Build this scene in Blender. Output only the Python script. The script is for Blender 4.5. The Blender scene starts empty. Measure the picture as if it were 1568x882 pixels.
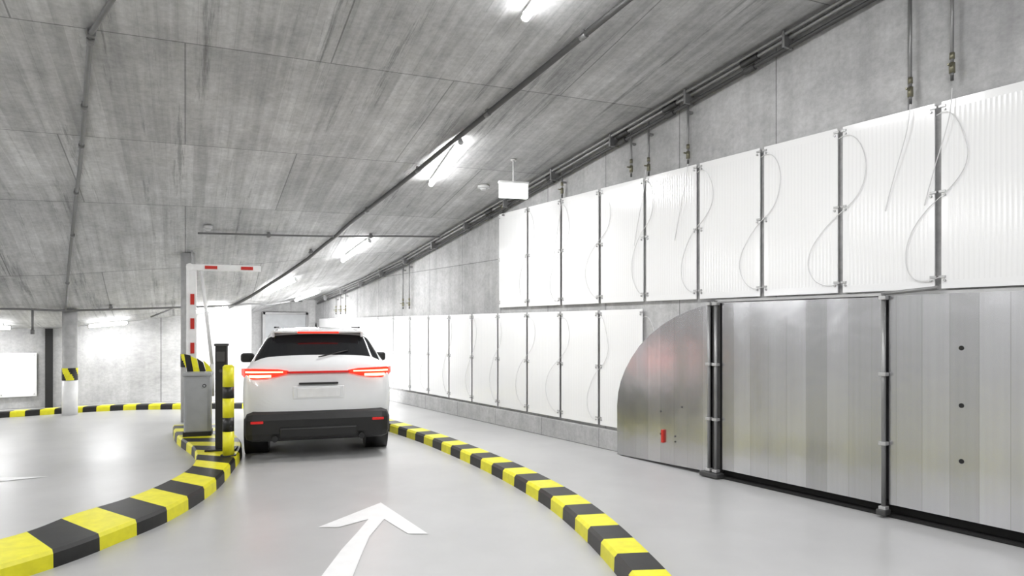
import bpy, bmesh, math, random
from mathutils import Vector, Matrix
random.seed(4)
# ------------------------------------------------------------------ frames
# world: +y runs along the right wall, +x is perpendicular to it (towards it)
th=math.atan(694/1045); S,C=math.sin(th),math.cos(th)
EYE=1.6
def g(cx,cy,z=0.0):            # survey frame (metres right / ahead of the tripod) -> world
    return Vector((C*cx+S*cy,-S*cx+C*cy,z))
T=[(-10,5.195),(13,1.412),(15,1.15),(19,.75),(26,.5)]
def P(y):
    for (a,b),(c,d) in zip(T,T[1:]):
        if y<=c: return b+(d-b)*(y-a)/(c-a)
    return .5
def sm(t):
    t=max(0,min(1,t)); return t*t*(3-2*t)
def cz(x,y):                   # ceiling height above floor
    return EYE+P(y)-sm((y-10.6)/5.4)*(.67*sm((5.95-x)/3.0)+.107*min(3.5,max(0,3.5-x)))
XW=6.0
# ------------------------------------------------------------------ materials
def newmat(name):
    m=bpy.data.materials.new(name); m.use_nodes=True
    nt=m.node_tree; b=nt.nodes['Principled BSDF']
    return m,nt,b
def N(nt,t,**k):
    n=nt.nodes.new(t)
    for a,v in k.items():
        if a.startswith('i_'):
            key=a[2:]; key=int(key) if key.isdigit() else key.replace('_',' ')
            n.inputs[key].default_value=v
        else: setattr(n,a,v)
    return n
def simple(name,col,rough=.5,metal=0,emit=None,es=0,noise=.06,nscale=8):
    m,nt,b=newmat(name)
    tc=N(nt,'ShaderNodeTexCoord'); nz=N(nt,'ShaderNodeTexNoise',i_Scale=nscale,i_Detail=4.0)
    nt.links.new(tc.outputs['Object'],nz.inputs['Vector'])
    cr=N(nt,'ShaderNodeValToRGB')
    c1=[max(0,c*(1-noise)) for c in col]; c2=[min(1,c*(1+noise)) for c in col]
    cr.color_ramp.elements[0].color=(*c1,1); cr.color_ramp.elements[1].color=(*c2,1)
    cr.color_ramp.elements[0].position=.3; cr.color_ramp.elements[1].position=.7
    nt.links.new(nz.outputs[0],cr.inputs[0]); nt.links.new(cr.outputs[0],b.inputs['Base Color'])
    b.inputs['Roughness'].default_value=rough; b.inputs['Metallic'].default_value=metal
    if emit:
        b.inputs['Emission Color'].default_value=(*emit,1); b.inputs['Emission Strength'].default_value=es
    return m
def mul(nt,a,b,f=1.0,mode='MULTIPLY'):
    m=N(nt,'ShaderNodeMix',data_type='RGBA',blend_type=mode); m.inputs[0].default_value=f
    nt.links.new(a,m.inputs[6]); nt.links.new(b,m.inputs[7]); return m.outputs[2]
def ramp(nt,src,p0,c0,p1,c1):
    r=N(nt,'ShaderNodeValToRGB'); e=r.color_ramp.elements
    e[0].position=p0;e[0].color=(c0,c0,c0,1);e[1].position=p1;e[1].color=(c1,c1,c1,1)
    nt.links.new(src,r.inputs[0]); return r.outputs[0]
def concrete(name,kind,base):
    m,nt,b=newmat(name); L=nt.links.new
    tc=N(nt,'ShaderNodeTexCoord')
    if kind=='ceiling':
        mp=N(nt,'ShaderNodeMapping'); mp.inputs['Rotation'].default_value=(0,0,math.radians(8)); L(tc.outputs['Object'],mp.inputs[0]); v=mp.outputs[0]
        bw,rh,grain=1.25,2.2,(12,.5,1)
    else:
        sx=N(nt,'ShaderNodeSeparateXYZ'); L(tc.outputs['Object'],sx.inputs[0])
        ad=N(nt,'ShaderNodeMath',operation='ADD'); L(sx.outputs[0],ad.inputs[0]); L(sx.outputs[1],ad.inputs[1])
        cb=N(nt,'ShaderNodeCombineXYZ'); L(ad.outputs[0],cb.inputs[0]); L(sx.outputs[2],cb.inputs[1]); v=cb.outputs[0]
        bw,rh,grain=1.28,2.7,(5,.35,1)
    def noise(vec,sc,det,rough=.6):
        n=N(nt,'ShaderNodeTexNoise',i_Scale=sc,i_Detail=det,i_Roughness=rough); L(vec,n.inputs['Vector']); return n.outputs[0]
    gm=N(nt,'ShaderNodeMapping'); gm.inputs['Scale'].default_value=grain; L(v,gm.inputs[0])
    streak=noise(gm.outputs[0],1.0,4)
    blot=noise(v,.55,6,.62); fine=noise(v,18,5,.7); mid=noise(v,3.2,8,.72)
    amp=1 if kind=='ceiling' else .6
    c=ramp(nt,blot,.3,base*.78,.7,base*1.16)
    c=mul(nt,c,ramp(nt,streak,.34,1-.20*amp,.62,1.06))
    c=mul(nt,c,ramp(nt,mid,.3,.82,.62,1.06))
    c=mul(nt,c,ramp(nt,fine,.32,.86,.62,1.05))
    if kind=='ceiling':
        bb=N(nt,'ShaderNodeTexBrick',offset=.37,i_Scale=1.0); bb.inputs['Brick Width'].default_value=.15; bb.inputs['Row Height'].default_value=rh
        bb.inputs['Mortar Size'].default_value=.003; bb.inputs['Color1'].default_value=(.86,.86,.86,1); bb.inputs['Color2'].default_value=(1.07,1.07,1.07,1); bb.inputs['Mortar'].default_value=(.84,.84,.84,1)
        L(v,bb.inputs['Vector']); c=mul(nt,c,bb.outputs[0],.9)
        # rough exposed board patches
        sp=ramp(nt,noise(gm.outputs[0],.35,9,.8),.56,1.0,.63,.52); c=mul(nt,c,sp,.85)
    bk=N(nt,'ShaderNodeTexBrick',offset=.5 if kind=='ceiling' else 0,i_Scale=1.0); bk.inputs['Brick Width'].default_value=2.5 if kind=='ceiling' else bw; bk.inputs['Row Height'].default_value=rh
    bk.inputs['Mortar Size'].default_value=.008; bk.inputs['Mortar Smooth'].default_value=.3
    bk.inputs['Color1'].default_value=(.92,.92,.92,1); bk.inputs['Color2'].default_value=(1.03,1.03,1.03,1); bk.inputs['Mortar'].default_value=(.52,.52,.52,1)
    L(v,bk.inputs['Vector']); c=mul(nt,c,bk.outputs[0])
    L(c,b.inputs['Base Color']); b.inputs['Roughness'].default_value=.72
    bp=N(nt,'ShaderNodeBump',i_Strength=.3,i_Distance=.015); L(c,bp.inputs['Height']); L(bp.outputs[0],b.inputs['Normal'])
    return m
M_ceil=concrete('board_marked_concrete','ceiling',.56)
M_wall=concrete('wall_concrete','wall',.48)
def floor_mat():
    m,nt,b=newmat('epoxy_floor'); L=nt.links.new
    tc=N(nt,'ShaderNodeTexCoord')
    def noise(sc,det,r=.6,dist=0):
        n=N(nt,'ShaderNodeTexNoise',i_Scale=sc,i_Detail=det,i_Roughness=r,i_Distortion=dist); L(tc.outputs['Object'],n.inputs['Vector']); return n.outputs[0]
    c=ramp(nt,noise(.6,5,.55,.3),.3,.46,.7,.525)
    c=mul(nt,c,ramp(nt,noise(2.2,6,.6,.3),.3,.955,.7,1.02))
    L(c,b.inputs['Base Color'])
    L(ramp(nt,noise(.9,3,.5,.2),.3,.29,.7,.37),b.inputs['Roughness'])
    b.inputs['Specular IOR Level'].default_value=.5
    bp=N(nt,'ShaderNodeBump',i_Strength=.04,i_Distance=.01); L(noise(1.6,1),bp.inputs['Height']); L(bp.outputs[0],b.inputs['Normal'])
    return m
M_floor=floor_mat()
def panel_mat():
    m,nt,b=newmat('white_ribbed_panel'); L=nt.links.new
    tc=N(nt,'ShaderNodeTexCoord'); sx=N(nt,'ShaderNodeSeparateXYZ'); L(tc.outputs['Object'],sx.inputs[0])
    k=N(nt,'ShaderNodeMath',operation='MULTIPLY',i_1=2*math.pi/.036); L(sx.outputs[1],k.inputs[0])
    s=N(nt,'ShaderNodeMath',operation='SINE'); L(k.outputs[0],s.inputs[0])
    # ribs stop short of the panel rim
    def inside(sock,lim):
        a=N(nt,'ShaderNodeMath',operation='ABSOLUTE'); L(sock,a.inputs[0])
        l=N(nt,'ShaderNodeMath',operation='LESS_THAN',i_1=lim); L(a.outputs[0],l.inputs[0]); return l.outputs[0]
    m1=N(nt,'ShaderNodeMath',operation='MULTIPLY'); L(inside(sx.outputs[1],.345),m1.inputs[0]); L(inside(sx.outputs[2],.69),m1.inputs[1])
    m2=N(nt,'ShaderNodeMath',operation='MULTIPLY'); L(m1.outputs[0],m2.inputs[0]); L(s.outputs[0],m2.inputs[1])
    bp=N(nt,'ShaderNodeBump',i_Strength=.16,i_Distance=.003); L(m2.outputs[0],bp.inputs['Height']); L(bp.outputs[0],b.inputs['Normal'])
    c=ramp(nt,m2.outputs[0],-.0,.88,1.0,.845); L(c,b.inputs['Base Color'])
    b.inputs['Roughness'].default_value=.15
    return m
M_panel=panel_mat()
def brushed():
    m,nt,b=newmat('galvanised_sheet'); L=nt.links.new
    tc=N(nt,'ShaderNodeTexCoord'); sx=N(nt,'ShaderNodeSeparateXYZ'); L(tc.outputs['Object'],sx.inputs[0])
    cb=N(nt,'ShaderNodeCombineXYZ'); L(sx.outputs[1],cb.inputs[0]); L(sx.outputs[2],cb.inputs[1])
    bk=N(nt,'ShaderNodeTexBrick',offset=0,i_Scale=1.0); bk.inputs['Brick Width'].default_value=.205; bk.inputs['Row Height'].default_value=6
    bk.inputs['Mortar Size'].default_value=.002; bk.inputs['Color1'].default_value=(.50,.50,.51,1); bk.inputs['Color2'].default_value=(.68,.68,.70,1); bk.inputs['Mortar'].default_value=(.45,.45,.45,1)
    mp=N(nt,'ShaderNodeMapping'); mp.inputs['Location'].default_value=(20,2,0); L(cb.outputs[0],mp.inputs[0]); L(mp.outputs[0],bk.inputs['Vector'])
    gm=N(nt,'ShaderNodeMapping'); gm.inputs['Scale'].default_value=(30,.5,1); L(cb.outputs[0],gm.inputs[0])
    n=N(nt,'ShaderNodeTexNoise',i_Scale=1.0,i_Detail=3.0); L(gm.outputs[0],n.inputs['Vector'])
    c=mul(nt,bk.outputs[0],ramp(nt,n.outputs[0],.3,.95,.7,1.02)); L(c,b.inputs['Base Color'])
    b.inputs['Metallic'].default_value=.95; b.inputs['Roughness'].default_value=.25
    # slight dishing of each folded sheet plus gentle waviness
    ml=N(nt,'ShaderNodeMath',operation='MULTIPLY',i_1=2*math.pi/.41); L(sx.outputs[1],ml.inputs[0])
    sn=N(nt,'ShaderNodeMath',operation='SINE'); L(ml.outputs[0],sn.inputs[0])
    n2=N(nt,'ShaderNodeTexNoise',i_Scale=1.6,i_Detail=3.0); L(tc.outputs['Object'],n2.inputs['Vector'])
    ad=N(nt,'ShaderNodeMath',operation='MULTIPLY_ADD',i_1=.14); L(sn.outputs[0],ad.inputs[0]); L(n2.outputs[0],ad.inputs[2])
    bp=N(nt,'ShaderNodeBump',i_Strength=.25,i_Distance=.04); L(ad.outputs[0],bp.inputs['Height']); L(bp.outputs[0],b.inputs['Normal'])
    return m
M_sheet=brushed()
M_steel=simple('steel_conduit',(.28,.28,.28),.4,.6)
M_dark=simple('dark_steel',(.08,.08,.08),.5,.4)
M_mid=simple('grey_conduit',(.17,.17,.17),.5,.3)
M_clip=simple('steel_clip',(.5,.5,.5),.4,.5)
M_hose=simple('clear_hose',(.70,.70,.70),.35)
M_brass=simple('brass_valve',(.22,.21,.15),.4,.7)
M_yel=simple('yellow_paint',(.82,.77,.02),.42,noise=.08,nscale=12)
M_blk=simple('black_paint',(.012,.012,.012),.42,noise=.4)
M_wpaint=simple('white_road_paint',(.84,.84,.84),.5,noise=.03)
M_white=simple('white_enamel',(.85,.85,.85),.35)
M_red=simple('red_reflector',(.55,.03,.02),.35)
M_cab=simple('grey_cabinet',(.36,.37,.38),.45)
M_colc=simple('column_concrete',(.45,.45,.45),.75,noise=.15)
M_tube=simple('lamp_tube',(1,1,1),.4,emit=(1,1,1),es=48)
M_house=simple('lamp_housing',(.6,.6,.6),.4)
M_sign=simple('sign_diffuser',(.9,.95,.93),.4,emit=(.95,1,.98),es=1.8)
M_hole=simple('dark_void',(.01,.01,.01),.8)
M_car=simple('white_car_paint',(.78,.79,.80),.2,noise=.01)
M_car.node_tree.nodes['Principled BSDF'].inputs['Coat Weight'].default_value=.6
M_glass=simple('tinted_glass',(.012,.013,.015),.08,noise=.1)
M_tyre=simple('tyre_rubber',(.012,.012,.012),.7)
M_rim=simple('alloy_rim',(.35,.35,.36),.3,.8)
M_plast=simple('black_plastic',(.012,.012,.012),.5)
M_tail=simple('tail_lamp',(.7,.02,.01),.2,emit=(1,.035,.015),es=1.3)
M_tailhot=simple('brake_lamp_core',(1,.3,.2),.2,emit=(1,.36,.20),es=5)
M_tail2=simple('tail_lamp_lens',(.4,.01,.01),.15,emit=(1,.03,.02),es=.25)
M_plate=simple('number_plate_face',(.8,.8,.8),.3)
# ------------------------------------------------------------------ helpers
def finish(name,bm,mats,smooth=False,parent=None):
    me=bpy.data.meshes.new(name)
    bmesh.ops.recalc_face_normals(bm,faces=bm.faces)
    bm.to_mesh(me); bm.free()
    for m in (mats if isinstance(mats,(list,tuple)) else [mats]): me.materials.append(m)
    ob=bpy.data.objects.new(name,me); bpy.context.scene.collection.objects.link(ob)
    if smooth:
        for p in me.polygons: p.use_smooth=True
    if parent: ob.parent=parent
    return ob
def empty(name,loc=(0,0,0),rz=0):
    e=bpy.data.objects.new(name,None); bpy.context.scene.collection.objects.link(e); e.location=loc; e.rotation_euler=(0,0,rz); e.empty_display_size=.2; return e
def box(bm,c,s,mi=0,rot=None,bev=0):
    r=bmesh.ops.create_cube(bm,size=1.0); vs=r['verts']
    bmesh.ops.scale(bm,vec=Vector(s),verts=vs)
    fs=set(f for v in vs for f in v.link_faces)
    if bev>0:
        es=set(e for v in vs for e in v.link_edges)
        rr=bmesh.ops.bevel(bm,geom=list(es),offset=bev,segments=2,profile=.5,affect='EDGES')
        vs=list(set(v for f in rr['faces'] for v in f.verts)|set(v for v in vs if v.is_valid))
        fs=set(f for v in vs for f in v.link_faces)
    if rot is not None: bmesh.ops.rotate(bm,cent=(0,0,0),matrix=rot,verts=vs)
    bmesh.ops.translate(bm,vec=Vector(c),verts=vs)
    for f in fs: f.material_index=mi
def cyl(bm,p,q,r,mi=0,seg=16,r2=None):
    p,q=Vector(p),Vector(q); d=q-p
    res=bmesh.ops.create_cone(bm,cap_ends=True,segments=seg,radius1=r,radius2=r if r2 is None else r2,depth=d.length)
    vs=res['verts']; bmesh.ops.rotate(bm,cent=(0,0,0),matrix=d.to_track_quat('Z','Y').to_matrix(),verts=vs)
    bmesh.ops.translate(bm,vec=(p+q)/2,verts=vs)
    for f in set(f for v in vs for f in v.link_faces): f.material_index=mi; f.smooth=len(f.verts)==4
def poly(bm,pts,mi=0):
    f=bm.faces.new([bm.verts.new(Vector(p)) for p in pts]); f.material_index=mi; return f
def tube(name,pts,r,mat,parent=None,bez=False):
    cu=bpy.data.curves.new(name,'CURVE'); cu.dimensions='3D'; cu.bevel_depth=r; cu.bevel_resolution=3; cu.use_fill_caps=True
    if bez:
        sp=cu.splines.new('NURBS'); sp.points.add(len(pts)-1)
        for i,p in enumerate(pts): sp.points[i].co=(*p,1)
        sp.use_endpoint_u=True; sp.order_u=4; sp.resolution_u=5
    else:
        sp=cu.splines.new('POLY'); sp.points.add(len(pts)-1)
        for i,p in enumerate(pts): sp.points[i].co=(*p,1)
    cu.materials.append(mat)
    ob=bpy.data.objects.new(name,cu); bpy.context.scene.collection.objects.link(ob)
    if parent: ob.parent=parent
    return ob
# ------------------------------------------------------------------ room shell
X0,X1,Y0,Y1=-8.0,XW,-6.0,19.0
bm=bmesh.new(); poly(bm,[(X0,Y0,0),(X1,Y0,0),(X1,Y1,0),(X0,Y1,0)]); finish('floor',bm,M_floor)
bm=bmesh.new()
nx,ny=56,100; grid=[[bm.verts.new((X0+(X1-X0)*i/nx,Y0+(Y1-Y0)*j/ny,cz(X0+(X1-X0)*i/nx,Y0+(Y1-Y0)*j/ny))) for i in range(nx+1)] for j in range(ny+1)]
for j in range(ny):
    for i in range(nx): bm.faces.new((grid[j][i],grid[j+1][i],grid[j+1][i+1],grid[j][i+1]))
finish('ceiling',bm,M_ceil,smooth=True)
def wall(name,pts,n=40,mat=M_wall):
    bm=bmesh.new()
    for (ax,ay),(bx,by) in zip(pts,pts[1:]):
        prev=None
        for i in range(n+1):
            x=ax+(bx-ax)*i/n; y=ay+(by-ay)*i/n
            a=bm.verts.new((x,y,0)); b=bm.verts.new((x,y,cz(x,y)+.01))
            if prev: bm.faces.new((prev[0],a,b,prev[1]))
            prev=(a,b)
    return finish(name,bm,mat)
wall('wall_right',[(X1,Y0),(X1,Y1)],80)
wall('wall_far',[(X1,Y1),(3.48,Y1)])
wall('wall_far_left',[(3.48,Y1),(3.48,15.45),(1.25,16.34),(-.94,16.4),(X0,16.2)])
wall('wall_left',[(X0,16.2),(X0,Y0)])
wall('wall_back',[(X0,Y0),(X1,Y0)])
# concrete kerb strip at the foot of the panel wall
bm=bmesh.new(); box(bm,(XW-.035,12.6,.13),(.06,12.7,.26),0,bev=.008); finish('baseboard_right',bm,M_wall)
# service door in far wall
bm=bmesh.new()
zt=min(cz(4.6,19),cz(5.7,19))-.08
box(bm,(5.15,18.93,zt/2),(1.1,.04,zt-.02),0,bev=.005)
for x in (4.57,5.73): box(bm,(x,18.92,zt/2),(.07,.1,zt),1)
box(bm,(5.15,18.92,zt-.03),(1.2,.1,.06),1)
cyl(bm,(4.75,18.88,1.0),(4.9,18.88,1.0),.012,1)
finish('door_1',bm,[M_cab,M_steel])
# ------------------------------------------------------------------ wall panels
PW,PH,PITCH=.785,1.515,.834
def panel_mesh():
    bm=bmesh.new()
    box(bm,(0,0,0),(.014,PW,PH),0,bev=.003)
    for z in (-.69,-.0,.69):
        for y in (-PW/2,PW/2):
            box(bm,(-.012,y*.975,z+.03),(.012,.05,.018),1)
            cyl(bm,(-.007,y*.93,z),(-.022,y*.93,z),.010,1,8)
            cyl(bm,(.0,y*.93,z),(.03,y*.93,z),.008,1,8)
    me=bpy.data.meshes.new('wall_panel'); bmesh.ops.recalc_face_normals(bm,faces=bm.faces); bm.to_mesh(me); bm.free()
    me.materials.append(M_panel); me.materials.append(M_clip); return me
pm=panel_mesh()
def hose_pts(yb,z0):
    s=[(.02,.93),(-.10,.97),(-.22,.86),(-.25,.70),(-.12,.57),(.05,.50),(.22,.38),(.31,.24),(.24,.08),(.08,.04),(.0,.06)]
    k=random.uniform(.65,1.25); q=random.uniform(-.07,.07)
    return [(XW-.055,yb+a*k+(random.uniform(-.03,.03) if 1<i<9 else 0),z0+(b+(q if 1<i<9 else 0))*PH) for i,(a,b) in enumerate(s)]
def panel(yc,z0,hose=True):
    o=bpy.data.objects.new('wall_panel',pm); bpy.context.scene.collection.objects.link(o)
    o.location=(XW-.035,yc,z0+PH/2)
    if hose:
        tube('hose',[(p[0]-o.location.x,p[1]-yc,p[2]-o.location.z) for p in hose_pts(yc-PITCH/2+random.uniform(-.02,.02),z0)],.0032,M_hose,parent=o,bez=True)
for i in range(12): panel(9.38-PITCH*(i+.5),1.907)
for i in range(15): panel(6.06+PITCH*(i+.5),.30)
# ------------------------------------------------------------------ galvanised fire door set
fd=empty('sliding_fire_door',(5.85,3,0))
def fdadd(name,bm,mats):
    o=finish(name,bm,mats,parent=fd); o.matrix_parent_inverse=Matrix.Translation((-5.85,-3,0)); return o
FX=5.80
bm=bmesh.new()   # curved leading plate, extruded
out=[(4.91,.045),(6.36,.01),(6.365,.62),(6.345,.78),(6.30,.92),(6.22,1.07),(6.11,1.22),(5.97,1.37),(5.80,1.50),(5.60,1.62),(5.40,1.71),(5.20,1.775),(5.05,1.81),(4.91,1.83)]
f=poly(bm,[(FX,y,z) for y,z in out]); r=bmesh.ops.extrude_face_region(bm,geom=[f]); vs=[v for v in r['geom'] if isinstance(v,bmesh.types.BMVert)]
bmesh.ops.translate(bm,vec=(.16,0,0),verts=vs)
cyl(bm,(FX-.006,5.62,.36),(FX+.01,5.62,.36),.012,1); box(bm,(FX-.012,5.58,.34),(.03,.035,.15),2,bev=.005)
for p in ((5.40,.36),(5.4,.30),(5.62,.62),(5.30,.7)): cyl(bm,(FX-.006,*p),(FX+.01,*p),.010,1,10)
fdadd('curved_leading_plate',bm,[M_sheet,M_dark,M_red])
bm=bmesh.new(); box(bm,(FX+.06,3.905,.975),(.12,1.68,1.75),0); fdadd('leaf_far',bm,[M_sheet])
bm=bmesh.new(); box(bm,(FX+.06,1.20,.985),(.12,3.64,1.75),0)
for z in (1.434,.99,.56): cyl(bm,(FX-.004,2.467,z),(FX+.02,2.467,z),.018,1)
fdadd('leaf_near',bm,[M_sheet,M_hole])
bm=bmesh.new()
for y in (4.89,4.80,3.045):
    cyl(bm,(FX-.035,y,.03),(FX-.035,y,1.87),.018,0)
    for z in (.08,.62,1.2,1.84): box(bm,(FX-.035,y,z),(.06,.06,.03),1,bev=.004)
cyl(bm,(FX-.035,3.06,1.875),(FX-.035,2.62,1.905),.016,0)
box(bm,(FX+.05,4.84,.95),(.06,.1,1.8),2)
box(bm,(FX-.03,4.86,.035),(.12,.24,.05),2,bev=.01); box(bm,(FX-.03,3.05,.045),(.10,.08,.05),2,bev=.01)
fdadd('guide_tubes',bm,[M_steel,M_clip,M_dark])
bm=bmesh.new(); box(bm,(FX+.13,2.1,.055),(.06,5.5,.11),0); box(bm,(FX+.08,2.1,.012),(.16,5.5,.02),0); fdadd('gap_shade',bm,[M_hole])  # black strips painted in as the shade of the gap under the leaves
bm=bmesh.new(); box(bm,(FX+.10,2.1,1.872),(.16,5.5,.025),0); fdadd('head_rail',bm,[M_clip])
# ------------------------------------------------------------------ pipes on wall / ceiling
pp=empty('wall_pipework')
for k,(dx,dz,r,mt) in enumerate([(.07,.07,.025,M_steel),(.07,.16,.022,M_dark),(.14,.05,.018,M_steel)]):
    pts=[]
    y=-5.8
    while y<=18.8: pts.append((XW-dx,y,cz(XW,y)-dz)); y+=.4
    tube('pipe_run_%d'%k,pts,r,mt,parent=pp)
bm=bmesh.new()
y=0.3
while y<18.5:
    z=cz(XW,y); box(bm,(XW-.09,y,z-.10),(.15,.03,.16),0,bev=.006); y+=1.25
for y in (2.2,4.5,5.6,6.4,7.9,9.6): 
    z=cz(XW,y); cyl(bm,(XW-.07,y-.1,cz(XW,y-.1)-.07),(XW-.07,y+.1,cz(XW,y+.1)-.07),.036,1); cyl(bm,(XW-.07,y-.06,cz(XW,y-.06)-.16),(XW-.07,y+.06,cz(XW,y+.06)-.16),.034,1)
for y,zb in ((2.91,3.5),(2.59,3.6),(5.33,3.48),(5.95,3.46),(6.25,3.5),(7.65,3.46),(9.2,3.46),(12.7,2.0),(13.0,2.0),(16.4,1.95),(17.1,1.95),(16.75,1.95)):
    zt=cz(XW,y)-.1
    cyl(bm,(XW-.07,y,zb),(XW-.07,y,zt),.013,0,12)
    cyl(bm,(XW-.07,y,zb+.02),(XW-.07,y,zb+.10),.022,2,12); cyl(bm,(XW-.07,y,zb+.13),(XW-.07,y,zb+.18),.019,2,12); cyl(bm,(XW-.07,y,zb-.04),(XW-.07,y,zb+.02),.012,1,12)
    box(bm,(XW-.11,y,zb+.075),(.06,.013,.013),2)
    box(bm,(XW-.04,y,zt-.15),(.07,.035,.025),0)
finish('drops_and_valves',bm,[M_steel,M_dark,M_brass],parent=pp)
for y in (2.91,2.59,5.33,6.0,7.65):
    tube('feed_hose',[(XW-.07,y,3.5),(XW-.08,y,3.38),(XW-.08,y+.02,3.2),(XW-.07,y+.12,2.95),(XW-.05,y+.22,2.6)],.0035,M_hose,parent=pp,bez=True)
# ceiling conduits
cc=empty('ceiling_conduit')
def crun(name,ctrl,r,mat,off=.05,par=cc):
    pts=[]
    for (ax,ay),(bx,by) in zip(ctrl,ctrl[1:]):
        n=max(1,int(math.hypot(bx-ax,by-ay)/.3))
        for i in range(n): x=ax+(bx-ax)*i/n; y=ay+(by-ay)*i/n; pts.append((x,y,cz(x,y)-off))
    x,y=ctrl[-1]; pts.append((x,y,cz(x,y)-off)); tube(name,pts,r,mat,parent=par)
crun('run_main',[(4.05,-5.5),(4.05,9),(4.0,11.5),(3.85,12.6),(3.6,13.5),(3.25,14.5),(2.95,15.2)],.030,M_dark)
crun('run_left',[(.7,-3),(.42,5.7),(.22,6.6),(.21,9.7),(.18,11.5),(.12,13.4),(.1,14.6)],.022,M_mid)
crun('run_cross',[(1.83,11.73),(3.99,11.55),(6.0,11.2)],.016,M_mid)
crun('run_far',[(-6,14.4),(-.38,14.5),(1.92,14.8),(3.31,15.0)],.02,M_mid,.07)
crun('run_far_b',[(3.31,15.0),(3.6,15.3),(5.5,18.6)],.018,M_mid,.07)
bm=bmesh.new()
for x,y in ((4.05,1),(4.05,3),(4.05,4.9),(4.05,6.6),(4.05,8.4),(4.03,10.2),(3.8,12.3),(.22,6.7),(.21,8.0),(.21,9.0),(.19,10.6),(.17,12.0),(.12,13.5),(2.9,11.65),(4.6,11.45),(0.8,14.6)):
    z=cz(x,y); box(bm,(x,y,z-.04),(.04,.04,.08),0,bev=.005); cyl(bm,(x,y-.04,z-.05),(x,y+.04,z-.062),.030,0,12)
box(bm,(.22,6.62,cz(.22,6.6)-.045),(.07,.07,.06),0,bev=.01)
z=cz(-.38,14.5); cyl(bm,(-.38,14.5,z-.07),(-.38,14.5,z-.42),.018,0,12); cyl(bm,(-.38,14.5,z-.42),(-.38,14.5,z-.5),.03,0,12)
z=cz(1.75,14.75); cyl(bm,(1.9,14.8,z-.07),(1.45,14.5,z-.26),.015,0,12)
finish('clamps',bm,[M_mid],parent=cc)
# ------------------------------------------------------------------ lamps
def lamp(ax,ay,bx,by,energy=86,off=.085):
    A=Vector((ax,ay,cz(ax,ay)-off)); B=Vector((bx,by,cz(bx,by)-off)); c=(A+B)/2; d=(B-A); L=d.length
    e=empty('linear_ceiling_lamp',c)
    bm=bmesh.new()
    u=d.normalized(); rot=d.to_track_quat('Y','Z').to_matrix()
    box(bm,Vector((0,0,.04)),(.045,L+.02,.03),0,rot=rot,bev=.008)
    cyl(bm,-u*L/2,u*L/2,.032,1,14)
    for s in (-1,1):
        p=u*s*(L/2+.015); cyl(bm,p-u*.012,p+u*.012,.034,0,14)
        p=u*s*L*.35; cyl(bm,p+Vector((0,0,.04)),p+Vector((0,0,off-.005)),.008,0,8)
    finish('fitting',bm,[M_house,M_tube],parent=e)
    ld=bpy.data.lights.new('lamp_light','AREA'); ld.shape='RECTANGLE'; ld.size=.12; ld.size_y=L; ld.energy=energy
    lo=bpy.data.objects.new('lamp_light',ld); bpy.context.scene.collection.objects.link(lo); lo.parent=e
    lo.rotation_euler=(0,0,math.atan2(-d.x,d.y)); lo.location=(0,0,-.06)
lamp(3.36,4.85,3.14,3.6)
lamp(4.11,7.34,4.42,8.74)
lamp(4.64,11.62,4.55,12.74,62)
lamp(3.92,13.7,3.50,14.4,42)
lamp(2.9,15.0,2.2,15.2,26)
lamp(1.14,15.7,.5,15.75,20)
lamp(-.75,15.6,-1.4,15.6,14)
lamp(5.2,16.2,5.0,17.4,42)
for x,y in ((3.0,.0),(3.0,-3.5),(-3.2,-2.5),(-3.2,2.0),(-3.0,6.2),(-2.6,10.2),(-6.3,1),(-6.3,6),(-6,11.5)):
    lamp(x,y,x+.1,y+1.4)
# small round detectors
bm=bmesh.new(); x,y=1.95,11.55; z=cz(x,y); cyl(bm,(x,y,z),(x,y,z-.05),.07,0,20); cyl(bm,(x,y,z-.05),(x,y,z-.08),.05,0,20,r2=.03); finish('smoke_detector',bm,[M_house])
bm=bmesh.new(); x,y=5.3,8.75; z=cz(x,y); cyl(bm,(x,y,z),(x,y,z-.04),.09,0,20); cyl(bm,(x,y,z-.04),(x,y,z-.07),.06,0,20,r2=.04); finish('smoke_detector',bm,[M_house])
# exit sign
c=g(0.02,9.3); ez=3.45
e=empty('exit_sign',(c.x,c.y,ez),-th+.25)
bm=bmesh.new(); box(bm,(0,0,0),(.40,.07,.205),0,bev=.012); box(bm,(0,0,.11),(.42,.09,.025),1,bev=.005)
hz=cz(c.x,c.y)-ez
cyl(bm,(0,0,.12),(0,0,hz),.012,1,8); cyl(bm,(0,0,hz-.02),(0,0,hz),.04,1,12)
finish('sign_body',bm,[M_sign,M_house],parent=e)
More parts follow.
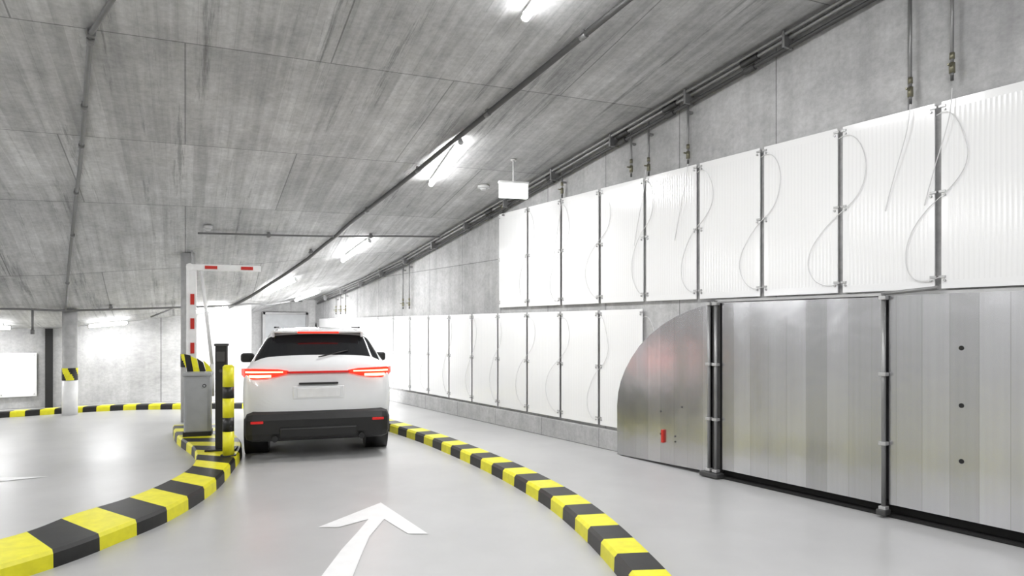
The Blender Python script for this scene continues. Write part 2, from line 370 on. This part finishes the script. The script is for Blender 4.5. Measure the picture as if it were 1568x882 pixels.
# ------------------------------------------------------------------ kerbs
def resample(pts,n):
    ps=[Vector(p) for p in pts]
    d=[]
    for i in range(len(ps)-1):
        p0=ps[max(i-1,0)];p1=ps[i];p2=ps[i+1];p3=ps[min(i+2,len(ps)-1)]
        for k in range(12):
            t=k/12; d.append(.5*((2*p1)+(p2-p0)*t+(2*p0-5*p1+4*p2-p3)*t*t+(3*p1-p0-3*p2+p3)*t**3))
    d.append(ps[-1]); acc=[0]
    for a,b in zip(d,d[1:]): acc.append(acc[-1]+(b-a).length)
    out=[];j=0
    for i in range(n+1):
        s=acc[-1]*i/n
        while j<len(acc)-2 and acc[j+1]<s: j+=1
        t=(s-acc[j])/max(1e-6,acc[j+1]-acc[j]); out.append(d[j].lerp(d[j+1],t))
    return out,acc[-1]
def kerb(name,Lp,Rp,stripe,h=.12,slant=0,inset=.025,phase=0):
    _,len_=resample(Rp,10); ns=max(2,int(round(len_/stripe))); sub=4; n=ns*sub
    Ls,_=resample(Lp,n); Rs,_=resample(Rp,n)
    bm=bmesh.new(); rings=[]
    for i,(l,r) in enumerate(zip(Ls,Rs)):
        l=Ls[max(0,min(n,i+slant))]            # painted stripes run obliquely over the top
        u=(r-l).normalized()
        ring=[(l,0),(l+u*.004,h-inset),(l+u*inset,h),(r-u*inset,h),(r-u*.004,h-inset),(r,0)]
        rings.append([bm.verts.new(g(p.x,p.y,z)) for p,z in ring])
    for i in range(n):
        a,b=rings[i],rings[i+1]; mi=((i+phase)//sub)%2
        for k in range(5):
            if (a[k].co-b[k].co).length<1e-5 and (a[k+1].co-b[k+1].co).length<1e-5: continue
            f=bm.faces.new((a[k],a[k+1],b[k+1],b[k])); f.material_index=mi
    bm.faces.new(rings[0]); bm.faces.new(rings[-1])
    return finish(name,bm,[M_yel,M_blk])
outer=[(-4.6,2.2),(-3.75,3.2),(-3.095,4.377),(-2.898,5.098),(-2.816,5.726),(-2.883,6.635),(-3.10,7.6),(-3.36,8.5),(-3.8,9.4),(-4.45,10.4)]
inner=[(-5.0,2.9),(-4.25,3.8),(-3.58,4.77),(-3.48,5.39),(-3.33,5.98),(-3.33,6.77),(-3.49,7.49),(-3.90,8.35),(-4.6,9.35),(-5.15,10.35)]
kerb('traffic_island_kerb',inner,outer,.36,slant=-1,phase=5)
kl=[(.80,2.6),(.77,3.4),(.674,4.377),(.492,5.36),(.217,6.31),(-.32,7.6),(-1.19,9.29),(-1.98,10.55),(-2.9,11.9)]
kr=[(1.06,2.6),(1.03,3.4),(.935,4.377),(.75,5.46),(.46,6.45),(-.08,7.72),(-.95,9.40),(-1.76,10.68),(-2.7,12.05)]
kerb('striped_kerb',kl,kr,.31)
fl=[(-12.5,9.6),(-10.2,11.15),(-8.96,11.94),(-8.05,12.67),(-7.3,13.06),(-6.35,13.2),(-5.38,13.28),(-4.6,13.2)]
fb=[(-12.65,9.8),(-10.35,11.35),(-9.08,12.15),(-8.15,12.89),(-7.36,13.3),(-6.36,13.45),(-5.36,13.52),(-4.55,13.44)]
kerb('striped_kerb',fb,fl,.22,h=.10)
# ------------------------------------------------------------------ floor markings
def mark(name,pts):
    bm=bmesh.new(); f=poly(bm,[g(x,y,.004) for x,y in pts]); bmesh.ops.triangulate(bm,faces=[f]); return finish(name,bm,[M_wpaint])
mark('floor_arrow_marking',[(-1.19,6.19),(-.649,5.26),(-.80,5.26),(-1.06,5.66),(-1.085,5.2),(-1.05,4.72),(-1.02,4.38),(-.99,3.9),(-.96,3.4),(-1.16,3.4),(-1.20,3.9),(-1.22,4.38),(-1.22,4.9),(-1.20,5.3),(-1.19,5.66),(-1.38,5.43),(-1.543,5.43)])
mark('floor_arrow_marking',[(-4.93,7.27),(-5.7,6.75),(-5.15,6.76),(-5.6,6.3),(-6.4,5.6),(-6.7,5.7),(-6.0,6.35),(-5.55,6.80),(-5.33,7.0),(-5.6,7.2)])
# ------------------------------------------------------------------ columns
def column(cx,cy,r,white_to=None,zb=0.9):
    p=g(cx,cy); z=cz(p.x,p.y)
    e=empty('concrete_column',(p.x,p.y,0))
    bm=bmesh.new(); cyl(bm,(0,0,0),(0,0,z+.02),r,0,40)
    if white_to: cyl(bm,(0,0,0),(0,0,white_to),r+.004,1,40)
    seg=48; h=.22
    for i in range(seg):
        a0,a1=2*math.pi*i/seg,2*math.pi*(i+1)/seg; R=r+.006
        for j in range(6):
            z0,z1=zb+h*j/6,zb+h*(j+1)/6
            mi=2 if ((i/seg*6+j/6*1.0)%2)<1 else 3
            poly(bm,[(R*math.cos(a0),R*math.sin(a0),z0),(R*math.cos(a1),R*math.sin(a1),z0),(R*math.cos(a1),R*math.sin(a1),z1),(R*math.cos(a0),R*math.sin(a0),z1)],mi)
    finish('shaft',bm,[M_colc,M_white,M_yel,M_blk],parent=e)
    return e
column(-8.02,12.38,.12,white_to=.62,zb=.63)
column(-5.46,11.5,.11,zb=.92)
# ------------------------------------------------------------------ barrier gate
def place(name,cx,cy,z=0,rot=0): 
    p=g(cx,cy,z); return empty(name,p,-th+rot)
KH=.12
e=place('barrier_gate',-4.30,9.35,KH,math.radians(20))
bm=bmesh.new()
box(bm,(0,0,.42),(.33,.32,.80),0,bev=.02); box(bm,(0,0,.83),(.36,.35,.05),0,bev=.015); box(bm,(0,0,.03),(.35,.34,.06),1)
box(bm,(0.0,-.163,.42),(.27,.01,.70),0,bev=.004); cyl(bm,(.09,-.163,.68),(.09,-.178,.68),.024,1,20); cyl(bm,(.09,-.17,.68),(.09,-.183,.68),.014,0,16)
finish('cabinet',bm,[M_cab,M_plast],parent=e)
bm=bmesh.new()
az=2.27
box(bm,(-.09,.22,(az+.62)/2),(.10,.04,az-.62),0,bev=.008)
for z in (1.18,1.52,1.86): box(bm,(-.09,.197,z),(.05,.012,.15),1)
box(bm,(-.15,.22,1.5),(.035,.05,1.7),0,bev=.006)
cyl(bm,(-.09,.12,.78),(-.09,.28,.78),.06,2,20)
finish('raised_arm',bm,[M_white,M_red,M_plast],parent=e)
bm=bmesh.new()
box(bm,(.33,.22,2.31),(.95,.04,.085),0,bev=.008)
for x in (.15,.62): box(bm,(x,.197,2.31),(.16,.012,.045),1)
cyl(bm,(-.12,.18,2.31),(-.12,.26,2.31),.05,0,20)
finish('folding_arm_tip',bm,[M_white,M_red],parent=e)
bm=bmesh.new()
cyl(bm,(.02,.24,2.28),(.16,.24,.95),.022,0,14); cyl(bm,(.02,.24,2.28),(-.09,.24,2.30),.018,0,12); cyl(bm,(.16,.24,.95),(.16,.24,.5),.03,0,14)
finish('link_rod',bm,[M_white],parent=e)
bm=bmesh.new() # hazard plate at arm root
for k in range(4):
    poly(bm,[(-.15+.08*k,.16,.84),(-.07+.08*k,.16,.84),(-.11+.08*k,.16,1.08-.05*k),(-.19+.08*k,.16,1.10-.03*k)],(k+1)%2)
finish('hazard_plate',bm,[M_yel,M_blk],parent=e)
q=g(-5.3,11.3); 
tube('drop_conduit',[(q.x,q.y,cz(q.x,q.y)-.05),(q.x,q.y,1.2)],.014,M_steel,parent=cc)
# card reader post
e=place('card_reader_post',-3.49,8.20,KH,math.radians(14))
bm=bmesh.new(); box(bm,(0,0,.01),(.34,.24,.02),0,bev=.004); box(bm,(0,0,.63),(.13,.10,1.24),0,bev=.012); box(bm,(.0,-.055,1.12),(.09,.02,.12),1,bev=.006); cyl(bm,(0,-.06,.95),(0,-.07,.95),.02,1,14)
box(bm,(0,0,1.26),(.15,.12,.03),1,bev=.006)
finish('post_body',bm,[M_plast,M_dark],parent=e)
# hazard bollard
e=place('hazard_bollard',-3.25,7.82,KH)
bm=bmesh.new(); z=0; cols=[0,1,0,1,0]
for h,ci in zip([.28,.16,.22,.13,.23],cols): cyl(bm,(0,0,z),(0,0,z+h),.062,ci,24); z+=h
cyl(bm,(0,0,z),(0,0,z+.02),.062,0,24,r2=.04); cyl(bm,(0,0,0),(0,0,.012),.085,1,24)
finish('post_body',bm,[M_yel,M_blk],parent=e)
# ------------------------------------------------------------------ far-left panels and door opening
for i in range(4):
    bm=bmesh.new(); box(bm,(0,0,0),(.60,.02,.85),0,bev=.004)
    for sx in (-1,1):
        for sz in (-1,1): cyl(bm,(sx*.26,0,sz*.38),(sx*.26,-.025,sz*.38),.012,1,8)
    o=finish('low_wall_panel',bm,[M_white,M_clip]); o.location=(-.66-.64*i,16.34,.66)
bm=bmesh.new(); h=cz(-.1,16.3)-.02; box(bm,(-.16,16.3,h/2),(.13,.10,h),0); finish('opening_dark_strip',bm,[M_hole])  # black box stands in for the darkness inside an opening
# ------------------------------------------------------------------ car
hdg=math.radians(17)
cp=g(-2.35,8.3)
car=empty('car',(cp.x,cp.y,0),-th+hdg)
#      y    zb   zt    w    belt  rw
st=[(-.02,.36,.66,.74,.60,.60),
    (.02,.30,.86,.83,.80,.66),
    (.07,.27,1.08,.865,1.02,.68),
    (.12,.25,1.15,.875,1.08,.70),
    (.155,.24,1.185,.88,1.09,.70),
    (.19,.24,1.215,.88,1.10,.70),
    (.32,.22,1.38,.88,1.10,.66),
    (.44,.22,1.51,.88,1.10,.61),
    (.50,.22,1.54,.88,1.10,.60),
    (.72,.22,1.56,.88,1.10,.60),
    (1.3,.20,1.585,.88,1.06,.61),
    (2.1,.20,1.58,.88,1.02,.60),
    (2.55,.20,1.50,.88,1.00,.59),
    (3.0,.20,1.24,.88,.98,.62),
    (3.3,.22,1.03,.87,.93,.66),
    (3.8,.25,.93,.85,.84,.62),
    (4.1,.28,.80,.78,.72,.56),
    (4.18,.36,.62,.68,.56,.5)]
bm=bmesh.new(); rings=[]
for (y,zb,zt_,w,bl,rw) in st:
    bl=min(bl,zt_-.05)
    half=[(0,zb),(w*.8,zb),(w*.97,zb+.07),(w,zb+.55*(bl-zb)),(w*.985,bl-.05),(w*.95,bl+.01),(rw+(w*.94-rw)*.35,bl+(zt_-bl)*.6),(rw,zt_-.045 if zt_-bl>.1 else zt_-.02),(rw*.9,zt_-.008),(rw*.45,zt_+.008),(0,zt_+.012)]
    full=[(-x,z) for x,z in half[::-1]]+half[1:-1]
    rings.append([bm.verts.new((x,y,z)) for x,z in full])
n=len(rings[0])
for i in range(len(rings)-1):
    a,b=rings[i],rings[i+1]
    for k in range(n):
        f=bm.faces.new((a[k],a[(k+1)%n],b[(k+1)%n],b[k]))
        kk=k if k<10 else n-1-k
        mi=0
        if kk in (3,4) and 9<=i<=12: mi=1
        if kk<=2 and 5<=i<=6: mi=1
        if kk==3 and i in (5,6): mi=1
        if kk<=2 and 12<=i<=13: mi=1
        if kk>=8: mi=2
        f.material_index=mi
bm.faces.new(rings[0]).material_index=0; bm.faces.new(rings[-1])
body=finish('body_shell',bm,[M_car,M_glass,M_plast],smooth=True,parent=car)
sb=body.modifiers.new('sub','SUBSURF'); sb.levels=2; sb.render_levels=2
bm=bmesh.new()
box(bm,(0,.10,.41),(1.70,.40,.36),0,bev=.10)            # lower bumper
box(bm,(0,-.095,.34),(.9,.06,.12),0,bev=.02)            # diffuser
box(bm,(0,.43,1.535),(1.06,.26,.03),1,bev=.013)         # spoiler
for s in (-1,1): 
    box(bm,(s*.54,.44,1.50),(.04,.18,.07),1,bev=.012)
    box(bm,(s*.53,1.35,1.588),(.025,1.3,.02),0,bev=.006)
    cyl(bm,(s*.5,-.06,.27),(s*.5,-.14,.27),.035,0,16)
box(bm,(0,.003,.80),(.60,.03,.16),1,bev=.012)
box(bm,(0,.022,.91),(.46,.06,.022),0,bev=.006)
cyl(bm,(0,.15,1.225),(.36,.235,1.30),.008,0,8)
cyl(bm,(0,2.0,1.58),(0,1.95,1.65),.02,0,8,r2=.006)
finish('trim',bm,[M_plast,M_car],parent=car)
bm=bmesh.new(); box(bm,(0,-.014,.80),(.50,.010,.11),0,bev=.003); finish('number_plate',bm,[M_plate],parent=car)
def lens(bm,pts,mi,th_=.03):       # faceted lamp wrapping round the corner: (x,y,zlow,zhigh)
    for s in (-1,1):
        A=[]
        for (x,y,z0,z1) in pts: A.append([bm.verts.new((s*x,y,z0)),bm.verts.new((s*x,y,z1)),bm.verts.new((s*x*.97,y+th_,z1)),bm.verts.new((s*x*.97,y+th_,z0))])
        for a,b in zip(A,A[1:]):
            for k in range(4):
                f=bm.faces.new((a[k],a[(k+1)%4],b[(k+1)%4],b[k])); f.material_index=mi
        for e_ in (A[0],A[-1]): bm.faces.new(e_).material_index=mi
bm=bmesh.new()
lens(bm,[(.36,.035,1.03,1.065),(.48,.03,1.0,1.085),(.62,.03,.975,1.09),(.76,.045,.97,1.095),(.85,.10,.985,1.095),(.895,.22,1.02,1.09),(.90,.36,1.05,1.08)],0,.05)
lens(bm,[(.42,.022,1.045,1.058),(.62,.018,1.045,1.062),(.76,.033,1.045,1.065),(.84,.080,1.045,1.065)],1,.02)
lens(bm,[(.56,.016,.99,1.02),(.70,.024,.985,1.02),(.80,.055,.99,1.02)],1,.02)
for s in (-1,1): box(bm,(s*.70,-.105,.47),(.14,.02,.03),2,bev=.005)
box(bm,(0,.05,1.045),(.74,.05,.025),2,bev=.006)
box(bm,(.0,.295,1.525),(.50,.02,.022),0,bev=.005)
finish('tail_lights',bm,[M_tail,M_tailhot,M_tail2],parent=car)
bm=bmesh.new()
for s in (-1,1):
    for y in (.72,3.32):
        cyl(bm,(s*.66,y,.315),(s*.885,y,.315),.315,0,40)
        cyl(bm,(s*.88,y,.315),(s*.892,y,.315),.21,1,30)
        cyl(bm,(s*.887,y,.315),(s*.90,y,.315),.05,0,16)
finish('wheels',bm,[M_tyre,M_rim],parent=car)
bm=bmesh.new()
for s in (-1,1):
    for y in (.72,3.32): cyl(bm,(s*.60,y,.34),(s*.881,y,.34),.365,0,40)
finish('wheel_arches',bm,[M_plast],parent=car)
bm=bmesh.new()
for s in (-1,1):
    box(bm,(s*1.0,2.62,1.12),(.20,.10,.14),1,bev=.04); box(bm,(s*.90,2.64,1.07),(.12,.05,.04),1); box(bm,(s*1.0,2.565,1.12),(.15,.01,.10),1,bev=.004)
    box(bm,(s*.895,1.3,.86),(.02,.16,.025),0,bev=.006); box(bm,(s*.895,2.2,.86),(.02,.16,.025),0,bev=.006)
finish('mirrors_and_handles',bm,[M_car,M_plast],parent=car)
for s in (-1,1):       # headlamp beams
    ld=bpy.data.lights.new('headlamp_beam','SPOT'); ld.energy=450; ld.spot_size=math.radians(100); ld.spot_blend=.8; ld.shadow_soft_size=.06
    lo=bpy.data.objects.new('headlamp_beam',ld); bpy.context.scene.collection.objects.link(lo); lo.parent=car
    lo.location=(s*.6,4.25,.66); lo.rotation_euler=(math.radians(86),0,0)
# ------------------------------------------------------------------ world, camera
w=bpy.data.worlds.new('world'); bpy.context.scene.world=w; w.use_nodes=True
w.node_tree.nodes['Background'].inputs[0].default_value=(1,1,1,1); w.node_tree.nodes['Background'].inputs[1].default_value=.1
cd=bpy.data.cameras.new('camera'); cam=bpy.data.objects.new('camera',cd); bpy.context.scene.collection.objects.link(cam)
cam.location=(0,0,EYE); cam.rotation_euler=(math.radians(90),0,-th)
cd.sensor_width=36; cd.lens=1045/1568*36; cd.shift_y=59/1568; cd.clip_start=.05
bpy.context.scene.camera=cam
bpy.context.scene.view_settings.view_transform='Standard'
